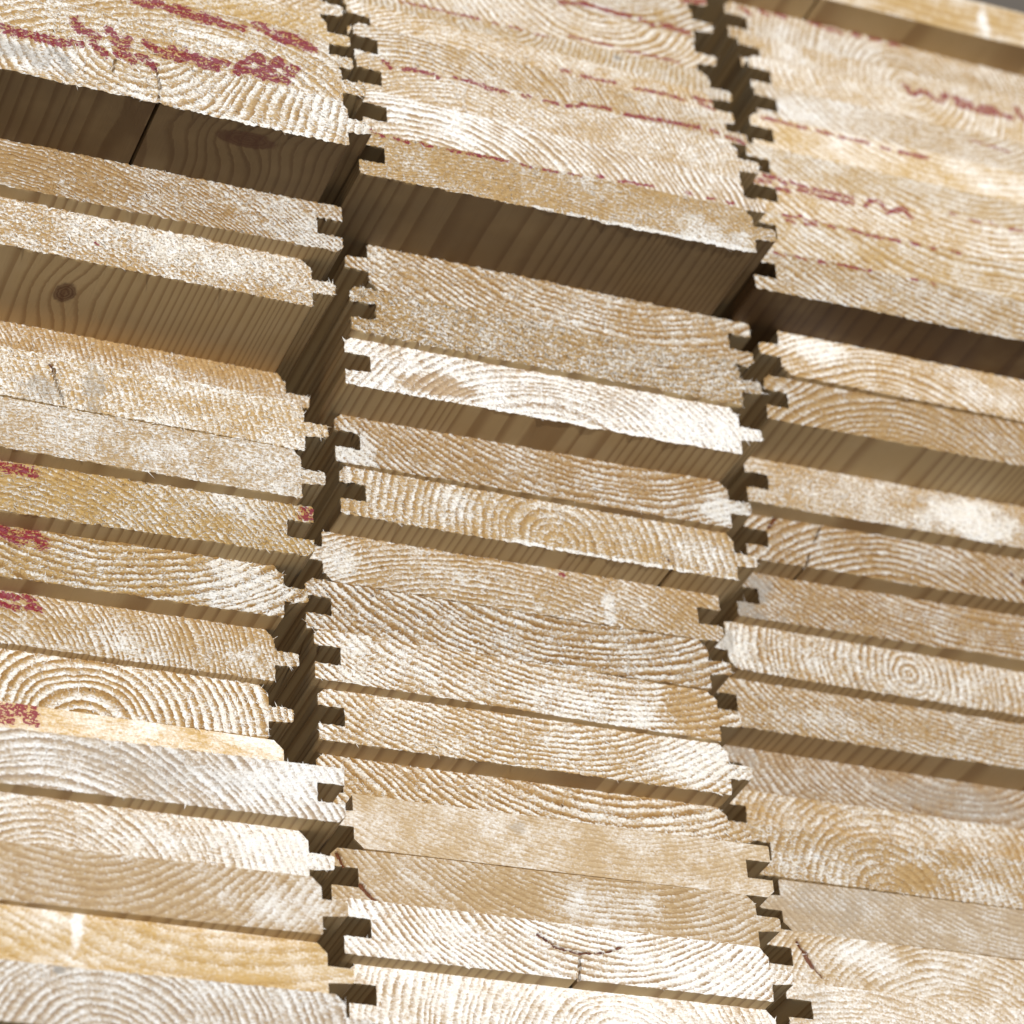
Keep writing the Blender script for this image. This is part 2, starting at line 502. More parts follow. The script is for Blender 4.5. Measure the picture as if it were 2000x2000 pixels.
        # --- splinters standing out of the torn end
        if rough > 0.35:
            area = len(q)
            ns = int((900 if part == 'body' else 45) * min(rough, 1.6))
            pick = rng.choice(len(q), ns)
            c = np.stack([u[q[pick]].mean(1), v[q[pick]].mean(1), d[q[pick]].mean(1)], 1)
            keepm = (rng.random(ns) < np.clip(pale[q[pick, 0]] * 1.3, 0.15, 1)) & (ink[q[pick, 0]] < 0.3)
            inb = (c[:, 0] > fine0) & (c[:, 0] < fine1)
            c = c[keepm & inb]; pk = pick[keepm & inb]
            ns = len(c)
            th = a + rng.normal(0, 0.6, ns) + np.pi * (rng.random(ns) < 0.5)
            ln_ = (rng.gamma(2.0, 0.42, ns) + 0.25) * (0.6 + 0.5 * rough)
            wd = rng.uniform(0.10, 0.28, ns) * np.where(rng.random(ns) < 0.08, 2.0, 1.0)
            dx, dy = np.cos(th), np.sin(th)
            p0 = c + np.stack([-dy * wd, dx * wd, -0.05 + 0 * wd], 1)
            p1 = c + np.stack([dy * wd, -dx * wd, -0.05 + 0 * wd], 1)
            p2 = c + np.stack([dx * ln_, dy * ln_, rng.uniform(0.15, 0.95, ns) * rough], 1)
            base = len(co)
            co = np.concatenate([co, np.stack([p0, p1, p2], 1).reshape(-1, 3)])
            tris = base + np.arange(ns * 3).reshape(-1, 3)
            src = np.repeat(q[pk, 0], 3)
            for kk, arr in (('ring', ring), ('ink', ink), ('resin', resin), ('stain', stain)):
                at[kk] = np.concatenate([at[kk], arr[src]])
            at['pale'] = np.concatenate([at['pale'], np.clip(pale[src] + 0.35, 0, 1.2)])
        # --- closed foot
        ngon = []
        if part == 'body':
            nxt = dict(zip(A.tolist(), B.tolist()))
            # bridge the seam where the tongue leaves the body
            starts = set(A.tolist()); ends = set(B.tolist())
            gap_s = list(ends - starts); gap_e = list(starts - ends)
            if len(gap_s) == 1: nxt[gap_s[0]] = gap_e[0]
            cur = s0 = int(A[0]); loop = []
            while True:
                loop.append(cur); cur = nxt[cur]
                if cur == s0 or len(loop) > nb + 2: break
            off = n0 + (len(depths) - 1) * nb
            ngon = [off + rb[i] for i in loop][::-1]
        me = make_mesh(part, co, remap[q], sq, tris, ngon, at, (END, side_mat))
        ob = bpy.data.objects.new(part, me)
        ob.location = (0, 0, H * 0.001)
        ob['tint'] = float(P['tint']); ob['ring_contrast'] = float(P['rc'])
        ob['gold'] = float(P.get('gold', 0.0)); ob['greyness'] = float(P.get('grey', 0.0)); ob['tone'] = float(P.get('tone', 1.0))
        ob['saw_angle'] = float(a); ob['roughness'] = float(rough); ob['seed'] = float((idx * 0.6180339) % 1.0)
        ob.parent = root
        COL.objects.link(ob)
    return root

# ------------------------------------------------------------------ the planks
# key: (orientation, x, recess, level, skew of the cut, look of the sawn end)   all in millimetres
PLANKS = {
    'L1': ('N', -181.5, 13.0, 0.00, -0.0183, {'pith': (78.4, -11.5), 'ring': 2.0, 'pale': 0.52, 'rc': 0.4, 'tint': 0.45, 'rough': 0.8, 'ang': -50, 'tone': 0.94, 'grey': 0.5, 'stain': [(62.8, 19.6, 2.1, 1.4, 1.4), (68.2, 21.1, 1.4, 1.0, 1.2)]}),
    'L2': ('N', -185.1, 17.0, 21.00, 0.0073, {'pith': (121.7, 142.8), 'ring': 3.2, 'pale': 0.42, 'rc': 0.12, 'tint': 0.15, 'rough': 0.3, 'ang': 30, 'gold': 0.3, 'blobs': [(73.9, 16.2, 2.1, 9.2, 0.6), (58.4, 16.0, 10.7, 6.1, 0.15)]}),
    'L3': ('N', -188.6, 13.4, 42.00, -0.0235, {'pith': (75.3, 66.8), 'ring': 2.0, 'pale': 0.32, 'rc': 0.2, 'tint': 0.5, 'rough': 0.4, 'ang': 30, 'tone': 0.9, 'grey': 0.2, 'blobs': [(146.7, 8.9, 19.6, 12.2, 0.35)]}),
    'L4': ('N', -189.9, 19.4, 63.00, -0.0030, {'pith': (68.7, -16.8), 'ring': 2.0, 'pale': 0.54, 'rc': 0.4, 'tint': 0.35, 'rough': 0.8, 'ang': -50, 'grey': 0.3, 'blobs': [(147.4, 12.4, 21.4, 12.2, 0.35)]}),
    'L5': ('F', -179.5, 12.6, 84.00, -0.0320, {'pith': (58.4, -40.8), 'ring': 2.2, 'pale': 0.54, 'rc': 0.45, 'tint': 0.45, 'rough': 0.8, 'ang': -50, 'grey': 0.55, 'blobs': [(138.3, 12.6, 26.8, 12.2, 0.35)], 'stain': [(92.2, 12.4, 35.7, 8.2, 0.3)]}),
    'L6': ('N', -193.1, 32.2, 105.00, 0.0029, {'pith': (94.9, -128.5), 'ring': 2.6, 'pale': 0.55, 'rc': 0.05, 'tint': 0.05, 'rough': 0.3, 'ang': -40, 'tone': 1.12, 'gold': 0.2, 'ink': [(0.87, [(58.2, 19.0), (60.1, 19.0), (62.0, 19.0), (62.7, 19.0)]), (0.87, [(58.3, 16.1), (60.2, 16.3), (62.1, 16.4)]), (0.87, [(58.3, 14.0), (60.3, 14.0), (62.2, 14.1)]), (0.87, [(63.3, 19.8), (65.2, 19.9), (67.2, 20.0), (69.1, 20.1), (69.7, 20.1)]), (0.87, [(63.7, 17.4), (65.7, 17.5), (67.7, 17.6), (69.7, 17.7), (70.4, 17.7)]), (0.87, [(67.3, 15.0), (69.4, 14.7), (70.8, 14.5)]), (0.87, [(65.2, 19.8), (66.8, 18.3), (67.9, 17.3)])]}),
    'L7': ('N', -198.6, 32.8, 126.00, -0.0136, {'pith': (93.2, -9.3), 'ring': 2.4, 'pale': 0.56, 'rc': 0.65, 'tint': 0.4, 'rough': 1.1, 'ang': -60, 'tone': 1.04, 'blobs': [(139.5, 11.8, 21.4, 12.2, 0.1)]}),
    'L8': ('N', -197.0, 29.0, 147.00, -0.0094, {'pith': (52.2, -10.5), 'ring': 1.6, 'pale': 0.47, 'rc': 0.4, 'tint': 0.4, 'rough': 1, 'ang': -60, 'tone': 0.92, 'blobs': [(100.1, 9.6, 7.1, 6.1, 0.2)], 'ink': [(0.67, [(60.2, 19.2), (62.2, 19.0), (64.1, 18.9), (66.1, 18.7)]), (0.67, [(60.3, 15.8), (62.3, 15.5), (64.2, 15.2), (66.2, 14.9)]), (0.67, [(67.7, 19.7), (69.5, 19.4), (71.3, 19.0), (72.0, 18.9)]), (0.67, [(70.1, 15.6), (72.2, 15.4), (74.3, 15.2)]), (0.67, [(70.6, 19.5), (71.6, 17.7), (72.7, 16.0)])]}),
    'L9': ('N', -196.3, 20.1, 168.00, -0.0152, {'pith': (92.4, 99.7), 'ring': 2.2, 'pale': 0.4, 'rc': 0.5, 'tint': 0.5, 'rough': 1.2, 'ang': 40, 'tone': 0.9, 'gold': 0.45, 'blobs': [(144.9, 7.5, 16.1, 12.2, 0.5), (67.7, 11.2, 17.9, 12.2, -0.1)], 'ink': [(1.25, [(56.7, 19.2), (58.7, 18.4), (60.7, 17.6), (62.6, 17.8), (64.6, 18.0), (65.2, 18.1)]), (1.25, [(66.8, 19.1), (68.6, 18.3), (70.3, 17.4), (72.1, 16.6)]), (1.25, [(57.4, 17.8), (59.2, 17.3), (61.0, 16.8), (62.8, 16.3), (64.0, 15.9)]), (1.25, [(68.4, 20.2), (69.6, 18.4), (70.7, 16.5), (71.5, 15.3)])]}),
    'L10': ('F', -187.7, 11.2, 189.00, -0.0236, {'pith': (47.3, -51.8), 'ring': 1.8, 'pale': 0.42, 'rc': 0.35, 'tint': 0.25, 'rough': 1.2, 'ang': -50, 'tone': 0.9, 'gold': 0.6, 'blobs': [(63.7, 11.1, 35.7, 12.2, -0.12), (128.4, 22.7, 14.3, 10.2, 0.25)], 'ink': [(1.25, [(45.5, 18.6), (47.5, 18.1), (49.5, 17.7)]), (1.25, [(51.7, 18.9), (53.7, 18.4), (55.7, 17.9), (57.0, 17.5)]), (0.58, [(154.4, 19.2), (156.6, 19.3), (158.9, 19.4)]), (0.58, [(153.9, 16.3), (156.2, 16.4), (158.4, 16.5)]), (0.58, [(156.5, 19.5), (156.1, 17.1), (156.0, 16.3)])]}),
    'L11': ('N', -193.3, 4.3, 210.00, 0.0060, {'pith': (103.3, -293.3), 'ring': 1.0, 'pale': 0.52, 'rc': 0.08, 'tint': 0.35, 'rough': 1, 'ang': -40, 'tone': 0.92, 'grey': 0.15}),
    'L12': ('N', -191.5, 3.3, 231.00, 0.0154, {'pith': (-40.4, -25.5), 'ring': 1.8, 'pale': 0.55, 'rc': 0.2, 'tint': 0.25, 'rough': 1.2, 'ang': -60, 'tone': 1.06, 'stain': [(59.9, 5.3, 8.0, 5.7, 0.6), (79.0, 10.7, 5.0, 8.6, 0.6)], 'resin': [(0.19, [(64.0, 16.9), (65.5, 14.4), (70.9, 17.6)])], 'crack': [[(65.1, 14.9), (65.9, 11.1), (69.2, 1.2)]]}),
    'L13': ('N', -193.9, 15.7, 252.00, 0.0138, {'pith': (-53.9, -30.6), 'ring': 1.5, 'pale': 0.42, 'rc': 0.3, 'tint': 0.6, 'rough': 1.1, 'ang': -80, 'tone': 0.95, 'blobs': [(108.2, 19.3, 71.4, 4.5, -0.25), (127.5, 0.6, 44.6, 4.1, 0.25)]}),
    'L14': ('N', -197.6, -26.4, 273.00, 0.0195, {'pith': (28.8, -94.9), 'ring': 1.5, 'pale': 0.55, 'rc': 0.2, 'tint': 0.45, 'rough': 1.3, 'ang': -55, 'blobs': [(99.2, 13.1, 35.7, 8.2, 0.15)], 'ink': [(0.38, [(77.9, 9.0), (78.5, 8.5)])]}),
    'L15': ('F', -188.0, -33.1, 294.00, -0.0006, {'pith': (26.4, -118.2), 'ring': 1.3, 'pale': 0.42, 'rc': 0.4, 'tint': 0.7, 'rough': 1.1, 'ang': -50, 'tone': 0.84, 'blobs': [(46.5, 10.9, 28.6, 12.2, -0.3), (145.4, 9.5, 21.4, 12.2, 0.25)]}),
    'L16': ('N', -197.0, -67.9, 315.00, 0.0135, {'pith': (82.5, 30.1), 'ring': 2.6, 'pale': 0.52, 'rc': 0.5, 'tint': 0.2, 'rough': 1.2, 'ang': -40, 'tone': 1.06, 'grey': 0.15, 'split': 87.9, 'blobs': [(151.4, 18.3, 10.7, 12.2, 0.25), (42.0, 8.7, 12.5, 6.1, 0.2)], 'stain': [(40.1, 9.4, 15.2, 5.7, 0.75)], 'crack': [[(87.2, 16.0), (88.5, 9.0), (87.9, 1.5)], [(72.0, 15.5), (71.5, 10.6)]], 'ink': [(0.87, [(30.8, 19.5), (32.7, 19.3), (34.5, 19.1), (36.4, 19.0), (38.3, 18.8), (40.1, 18.6), (42.0, 18.6), (43.9, 18.6), (45.8, 18.6), (47.7, 18.7), (49.6, 18.7), (51.5, 18.7), (53.4, 18.8), (55.4, 19.1), (57.4, 19.4), (59.4, 19.8), (60.0, 19.9)]), (0.87, [(32.2, 17.8), (34.1, 17.7), (35.9, 17.6), (37.8, 17.6), (39.6, 17.5), (41.5, 17.5), (43.4, 17.4), (45.4, 17.4), (47.4, 17.4), (49.4, 17.3), (51.4, 17.3), (52.7, 17.3)]), (1.06, [(64.9, 20.7), (66.3, 19.2), (67.8, 17.8)]), (1.06, [(75.6, 20.7), (76.9, 19.1), (78.1, 17.5), (78.6, 17.0)]), (1.06, [(74.2, 20.7), (73.5, 19.0)]), (1.06, [(81.6, 20.5), (83.3, 19.2), (84.9, 17.9), (86.0, 17.0)]), (0.43, [(167.9, 9.6)])]}),
    'L17': ('N', -197.2, -63.2, 336.00, -0.0009, {'pith': (87.6, -85.4), 'ring': 2.5, 'pale': 0.55, 'rc': 0.3, 'tint': 0.3, 'rough': 1.2, 'ang': -40, 'tone': 1.05, 'blobs': [(112.8, 24.0, 21.4, 6.1, 0.25)], 'ink': [(1.06, [(58.8, 13.7), (60.1, 11.8), (61.5, 10.0), (63.3, 9.5), (65.1, 9.0), (66.9, 8.5)]), (1.06, [(65.9, 4.7)]), (1.06, [(71.6, 12.4), (72.8, 10.6), (73.9, 8.7), (75.0, 6.8), (76.3, 5.2), (76.7, 4.7)]), (1.06, [(78.4, 10.0), (77.3, 7.4), (76.2, 4.9)]), (1.06, [(85.2, 10.1), (87.0, 9.3), (88.7, 8.4), (90.5, 7.6), (92.2, 6.8), (92.8, 6.5)]), (1.06, [(94.8, 10.1), (95.9, 8.0), (96.9, 5.9), (99.0, 7.1), (101.0, 8.3), (103.1, 9.0), (105.2, 8.6), (107.2, 8.2), (109.4, 8.3), (111.6, 8.8), (113.8, 9.2), (114.5, 9.4)]), (1.06, [(99.7, 10.1), (101.2, 8.6), (102.7, 7.0), (104.5, 5.9), (106.5, 5.7), (108.6, 5.5), (110.7, 5.2)]), (1.06, [(118.3, 5.6), (119.8, 7.8), (121.3, 10.1), (122.8, 12.4), (124.7, 14.1), (126.9, 15.6), (127.8, 14.4), (128.1, 11.8), (128.4, 9.2), (128.7, 6.6), (129.7, 7.4), (131.0, 9.8), (132.4, 12.2), (133.7, 14.6), (135.1, 15.7), (136.3, 13.9), (137.5, 12.1), (138.7, 10.3), (140.4, 12.7), (140.9, 13.5)]), (1.06, [(120.4, 7.9), (122.4, 7.7), (124.4, 7.5), (126.5, 7.3), (128.5, 7.1), (130.5, 6.9), (132.5, 6.7), (134.5, 6.6), (136.5, 6.4), (137.2, 6.3)])]}),
    'L18': ('N', -198.0, -53.7, 357.00, -0.0002, {'pith': (109.9, -71.3), 'ring': 2.2, 'pale': 0.5, 'rc': 0.3, 'tint': 0.3, 'rough': 1, 'ang': -40, 'tone': 0.98, 'ink': [(1.06, [(84.7, 18.0), (86.8, 17.5), (88.8, 17.0), (90.9, 17.8), (93.0, 18.6), (93.7, 18.8)]), (1.06, [(96.9, 17.5), (98.9, 17.2), (100.9, 17.0), (102.9, 16.7), (105.0, 16.8), (107.1, 17.0), (109.2, 17.2), (111.3, 17.2), (113.2, 16.7), (115.1, 16.3), (117.0, 15.8), (119.1, 15.7), (121.2, 15.9), (123.4, 16.0), (125.5, 16.1)]), (1.06, [(100.8, 19.9), (102.6, 18.9), (104.4, 17.9), (106.2, 16.8), (108.0, 15.8), (109.9, 15.3), (112.0, 15.9), (114.1, 16.5), (116.3, 17.1)]), (1.06, [(130.6, 19.3), (132.4, 18.1), (134.3, 16.9), (136.2, 16.3), (138.4, 16.6), (140.6, 17.0), (142.7, 17.4), (144.8, 17.0), (146.7, 16.3), (148.7, 15.6), (150.6, 14.9)]), (1.06, [(132.0, 20.7), (133.6, 19.1), (135.1, 17.5), (136.6, 16.0), (138.3, 14.9), (140.4, 14.6), (142.4, 14.4), (144.5, 14.2), (146.5, 13.9), (148.6, 13.7), (150.7, 13.4), (152.7, 13.2)])]}),
    'L19': ('N', -194.5, -42.7, 378.00, -0.0032, {'pith': (71.2, 109.8), 'ring': 2, 'pale': 0.38, 'rc': 0.15, 'tint': 0.15, 'rough': 0.9, 'ang': -50, 'gold': 0.4}),
    'L20': ('N', -194.5, -36.5, 399.00, -0.0047, {'pith': (93.4, 74.5), 'ring': 2.0, 'pale': 0.5, 'rc': 0.2, 'tint': 0.3, 'rough': 1, 'ang': -50, 'tone': 1.04}),
    'M1': ('N', -14.5, 29.3, 21.00, -0.0107, {'pith': (100.6, -7.2), 'ring': 2.0, 'pale': 0.64, 'rc': 0.3, 'tint': 0.4, 'rough': 0.6, 'ang': -40, 'tone': 1.05, 'grey': 0.35}),
    'M2': ('N', -18.0, 22.5, 42.00, -0.0077, {'pith': (96.5, 72.3), 'ring': 1.8, 'pale': 0.64, 'rc': 0.5, 'tint': 0.45, 'rough': 0.7, 'ang': -70, 'tone': 1.05, 'grey': 0.3, 'split': 84.4, 'blobs': [(143.9, 9.7, 21.4, 12.2, 0.25), (9.0, 15.0, 10.7, 10.2, 0.2)], 'resin': [(0.48, [(71.0, 15.6), (77.0, 11.7), (85.5, 10.3), (95.2, 11.5), (102.2, 14.7)])], 'crack': [[(85.9, 9.2), (84.8, -0.6)]]}),
    'M3': ('N', -20.2, 25.2, 63.00, -0.0283, {'pith': (106.1, 102.3), 'ring': 1.8, 'pale': 0.36, 'rc': 0.22, 'tint': 0.45, 'rough': 0.4, 'ang': -35, 'tone': 0.88, 'grey': 0.15, 'blobs': [(100.1, 9.8, 23.2, 8.2, 0.2)], 'resin': [(0.58, [(2.4, 19.0), (4.7, 14.0)]), (0.67, [(10.7, 7.7), (13.5, 4.2), (15.8, 2.1)])]}),
    'M4': ('F', -11.9, 24.6, 84.00, -0.0186, {'pith': (91.1, 178.0), 'ring': 1.4, 'pale': 0.42, 'rc': 0.08, 'tint': 0.3, 'rough': 0.3, 'ang': -20, 'tone': 0.97, 'grey': 0.25, 'stain': [(61.8, 16.1, 3.2, 2.9, 0.5)]}),
    'M5': ('N', -20.6, 36.7, 105.00, -0.0103, {'pith': (112.0, 113.1), 'ring': 2.2, 'pale': 0.47, 'rc': 0.55, 'tint': 0.5, 'rough': 1, 'ang': -50, 'tone': 0.95}),
    'M6': ('N', -22.6, 27.0, 126.00, -0.0113, {'pith': (82.4, 114.9), 'ring': 1.9, 'pale': 0.52, 'rc': 0.45, 'tint': 0.45, 'rough': 1, 'ang': -55, 'blobs': [(145.7, 11.4, 17.9, 12.2, 0.35)]}),
    'M7': ('N', -25.4, 23.1, 147.00, 0.0148, {'pith': (103.1, 155.2), 'ring': 2.0, 'pale': 0.52, 'rc': 0.5, 'tint': 0.55, 'rough': 1, 'ang': -45, 'tone': 0.98, 'blobs': [(149.7, 11.0, 14.3, 12.2, -0.3), (105.7, 5.9, 23.2, 8.2, 0.3), (12.5, 9.1, 10.7, 8.2, 0.2)]}),
    'M8': ('N', -27.8, 22.9, 168.00, -0.0010, {'pith': (104.3, 121.7), 'ring': 2.3, 'pale': 0.45, 'rc': 0.65, 'tint': 0.65, 'rough': 1.2, 'ang': -45, 'tone': 0.9, 'blobs': [(151.5, 9.4, 10.7, 8.2, 0.15)]}),
    'M9': ('F', -20.8, 22.3, 189.00, -0.0031, {'pith': (64.0, -127.8), 'ring': 1.7, 'pale': 0.44, 'rc': 0.4, 'tint': 0.5, 'rough': 1, 'ang': 40, 'tone': 0.88, 'blobs': [(112.4, 5.9, 2.7, 6.1, 0.5), (142.4, 12.2, 16.1, 8.2, -0.15), (5.8, 10.4, 8.9, 10.2, 0.2)], 'ink': [(0.38, [(93.8, 19.0), (95.2, 18.7)])]}),
    'M10': ('N', -17.9, 9.9, 210.00, 0.0040, {'pith': (85.1, 1.9), 'ring': 2.6, 'pale': 0.42, 'rc': 0.35, 'tint': 0.35, 'rough': 1.2, 'ang': -40, 'tone': 0.98, 'split': 131.2, 'blobs': [(41.0, 12.7, 10.7, 8.2, 0.3), (146.5, 7.6, 10.7, 8.2, 0.15)], 'resin': [(0.34, [(127.5, 9.2), (132.0, 1.5)])]}),
    'M11': ('N', -20.0, 7.0, 231.00, -0.0066, {'pith': (105.9, 124.4), 'ring': 1.9, 'pale': 0.36, 'rc': 0.45, 'tint': 0.7, 'rough': 1, 'ang': -40, 'tone': 0.84, 'blobs': [(7.1, 6.3, 8.0, 8.2, 0.6), (159.8, 7.8, 10.7, 9.2, 0.7)]}),
    'M12': ('N', -22.1, -12.2, 252.00, -0.0050, {'pith': (79.5, -45.3), 'ring': 2.0, 'pale': 0.72, 'rc': 0.4, 'tint': 0.65, 'rough': 1, 'ang': -35, 'tone': 1.06, 'grey': 0.35, 'blobs': [(34.8, 5.5, 13.4, 4.9, -0.55), (5.4, 14.8, 10.7, 6.1, 0.1), (144.9, 11.1, 26.8, 10.2, 0.2), (89.9, 8.1, 10.7, 4.1, -0.15)]}),
    'M13': ('N', -20.6, -15.7, 273.00, 0.0057, {'pith': (106.1, 138.4), 'ring': 2.0, 'pale': 0.42, 'rc': 0.25, 'tint': 0.5, 'rough': 1.7, 'ang': -50, 'tone': 0.88, 'gold': 0.2}),
    'M14': ('F', -12.8, -14.7, 294.00, 0.0148, {'pith': (100.1, 132.3), 'ring': 2.0, 'pale': 0.42, 'rc': 0.5, 'tint': 0.55, 'rough': 1.2, 'ang': -45, 'tone': 0.92, 'blobs': [(0.4, 15.8, 10.7, 8.2, 0.1)]}),
    'M15': ('N', -29.2, -54.5, 315.00, -0.0073, {'pith': (49.5, -138.6), 'ring': 1.2, 'pale': 0.38, 'rc': 0.2, 'tint': 0.4, 'rough': 1.1, 'ang': -30, 'tone': 0.92, 'blobs': [(142.7, 4.3, 16.1, 7.1, 0.5)], 'ink': [(0.43, [(5.9, 20.9), (7.9, 20.2), (9.8, 19.6)]), (0.43, [(14.5, 20.2), (16.6, 19.9), (18.7, 19.6), (20.0, 19.3)]), (0.43, [(24.7, 20.0), (27.0, 19.8), (28.5, 19.8)]), (0.43, [(35.0, 19.7), (37.3, 19.8), (39.5, 19.8), (41.7, 19.9), (43.9, 20.0), (46.1, 20.1), (48.3, 20.2), (50.4, 20.3), (52.6, 20.4), (54.7, 20.5), (56.9, 20.6), (59.0, 20.7), (59.7, 20.7)]), (0.43, [(64.5, 20.2), (66.8, 20.1), (68.3, 20.0)]), (0.43, [(73.1, 20.0), (75.3, 20.1), (77.4, 20.3), (78.9, 20.3)]), (0.43, [(83.7, 20.7), (86.2, 20.7), (88.6, 20.8)])]}),
    'M16': ('N', -27.0, -50.4, 336.00, 0.0390, {'pith': (25.7, -51.8), 'ring': 2.0, 'pale': 0.5, 'rc': 0.55, 'tint': 0.35, 'rough': 0.8, 'ang': -40, 'tone': 1.05, 'grey': 0.3, 'blobs': [(29.5, 17.0, 35.7, 12.2, 0.3), (59.9, 3.4, 28.6, 8.2, 0.1)], 'ink': [(0.43, [(95.8, 5.5), (98.3, 5.8)]), (0.43, [(104.8, 5.5), (107.2, 5.8), (109.5, 6.1), (111.9, 6.3), (114.3, 6.5), (116.7, 6.7), (119.1, 6.9)]), (0.43, [(133.5, 8.3), (135.7, 7.9)]), (0.43, [(142.7, 7.7), (145.3, 7.9)]), (0.43, [(151.5, 8.4), (153.6, 8.4)])]}),
    'M17': ('N', -26.6, -47.3, 357.00, 0.0216, {'pith': (38.9, -37.5), 'ring': 1.6, 'pale': 0.48, 'rc': 0.35, 'tint': 0.25, 'rough': 1, 'ang': -40, 'tone': 1.07, 'grey': 0.2, 'ink': [(0.58, [(10.5, 19.9), (12.4, 18.5), (13.7, 17.5)]), (0.58, [(19.1, 18.5), (21.4, 18.6), (23.8, 18.7), (25.4, 18.8)]), (0.58, [(27.3, 19.1), (29.5, 18.8), (31.7, 18.6), (33.1, 18.4)]), (0.58, [(40.0, 20.4), (42.2, 20.2), (44.3, 20.0), (46.4, 19.8), (48.5, 19.6), (50.7, 19.2), (52.9, 18.8), (55.2, 18.7), (57.6, 18.8), (60.0, 18.8), (61.6, 18.9)]), (0.58, [(68.0, 19.2), (70.5, 19.4)]), (0.58, [(77.5, 19.3), (80.0, 19.4), (82.5, 19.5)]), (0.58, [(86.5, 19.4), (89.0, 20.1), (91.6, 20.9)])]}),
    'M18': ('N', -25.2, -40.6, 378.00, 0.0386, {'pith': (26.8, -34.6), 'ring': 1.6, 'pale': 0.5, 'rc': 0.45, 'tint': 0.3, 'rough': 1, 'ang': -50, 'tone': 0.98, 'blobs': [(5.9, 4.5, 10.7, 6.1, 0.25)], 'ink': [(0.58, [(94.6, 7.0), (97.2, 7.8), (99.6, 8.2), (102.0, 8.4), (104.3, 8.7), (106.7, 8.9), (107.4, 9.0)]), (0.58, [(113.5, 7.7), (115.9, 8.0), (118.3, 8.4), (120.6, 8.7), (123.0, 9.0), (125.4, 9.3), (127.8, 9.5), (130.2, 9.7), (132.6, 9.8), (135.0, 10.0), (137.4, 10.1), (139.8, 10.3), (142.2, 10.4), (144.7, 10.6), (146.3, 10.7)]), (0.58, [(151.6, 10.6), (154.0, 10.7), (154.8, 10.7)]), (0.58, [(158.9, 9.4), (161.3, 9.1), (163.8, 8.8), (166.2, 8.5)])]}),
    'M19': ('N', -23.5, -30.0, 399.00, 0.0445, {'pith': (45.1, -33.5), 'ring': 1.6, 'pale': 0.5, 'rc': 0.4, 'tint': 0.2, 'rough': 1, 'ang': -40, 'tone': 1.08, 'ink': [(0.53, [(91.6, 12.3), (94.0, 12.7), (94.8, 12.8)]), (0.53, [(100.0, 12.4), (102.2, 12.2), (104.5, 12.0), (106.8, 12.1), (109.2, 12.4), (111.6, 12.7), (114.0, 12.9), (114.8, 13.0)]), (0.53, [(123.3, 12.9), (125.8, 13.1), (128.3, 13.3), (130.9, 13.6), (133.4, 13.8), (135.9, 14.0), (138.4, 13.9), (140.9, 13.9), (143.3, 13.8), (145.8, 13.7)]), (0.53, [(150.4, 16.4), (153.0, 16.4), (155.6, 16.5), (158.2, 16.5)]), (0.53, [(152.4, 14.5), (154.7, 13.8), (157.1, 13.1), (158.7, 12.6)])]}),
    'M20': ('N', -17.9, -16.4, 420.00, -0.0067, {'pith': (72.3, 25.4), 'ring': 1.8, 'pale': 0.47, 'rc': 0.4, 'tint': 0.15, 'rough': 1, 'ang': -30, 'tone': 0.94, 'gold': 0.3, 'stain': [(118.3, 18.1, 1.8, 1.2, 1.2)], 'ink': [(0.34, [(81.4, 20.9), (84.0, 20.7), (86.6, 20.4)]), (0.53, [(159.0, 4.6)])]}),
    'M21': ('N', -21.2, -13.9, 441.00, 0.0014, {'pith': (113.9, 45.9), 'ring': 2.2, 'pale': 0.5, 'rc': 0.5, 'tint': 0.25, 'rough': 1, 'ang': 30, 'tone': 1.05, 'ink': [(0.34, [(28.5, 3.4), (30.8, 3.4), (33.1, 3.4), (35.5, 3.3), (37.8, 3.3), (40.1, 3.3), (42.4, 3.3), (44.7, 3.4), (47.0, 3.4), (49.2, 3.4), (51.5, 3.4), (53.8, 3.4), (56.1, 3.4), (58.4, 3.4), (60.7, 3.5), (62.2, 3.5)]), (0.34, [(67.3, 3.0), (69.6, 3.2), (70.4, 3.2)]), (0.34, [(75.6, 3.4), (77.9, 3.1), (80.2, 2.8), (81.8, 2.6)]), (0.34, [(101.9, 5.7), (104.3, 5.7), (106.7, 5.7), (109.0, 5.7), (111.4, 5.7), (113.8, 5.7), (116.2, 5.7), (118.6, 5.7), (121.0, 5.7)]), (0.34, [(126.2, 4.8), (128.6, 4.9), (131.0, 4.9), (133.5, 5.0), (135.9, 5.1), (138.3, 5.1), (140.7, 5.1), (143.0, 5.1), (145.4, 5.0), (147.8, 5.0), (150.2, 4.9), (150.9, 4.9)])]}),
    'M22': ('N', -19.1, -11.4, 462.00, 0.0016, {'pith': (122.6, 56.7), 'ring': 2.2, 'pale': 0.5, 'rc': 0.55, 'tint': 0.3, 'rough': 1, 'ang': 30, 'tone': 0.95, 'ink': [(0.67, [(98.2, 5.0), (100.7, 5.5), (103.2, 6.0), (105.7, 6.5), (108.2, 7.0), (110.7, 7.1), (113.1, 7.0), (115.5, 6.8), (117.9, 6.7), (120.3, 6.5), (122.8, 6.3), (125.3, 6.1), (127.7, 5.9), (129.4, 5.8)]), (0.67, [(134.8, 6.0), (137.1, 5.2), (139.3, 4.5), (140.1, 4.2)]), (0.67, [(144.5, 5.5), (146.9, 5.3), (149.3, 5.1), (151.7, 4.9), (154.1, 4.7), (156.4, 4.5)]), (0.58, [(146.0, 6.4), (148.5, 5.9), (151.0, 5.5), (153.6, 5.3), (156.1, 5.2)])]}),
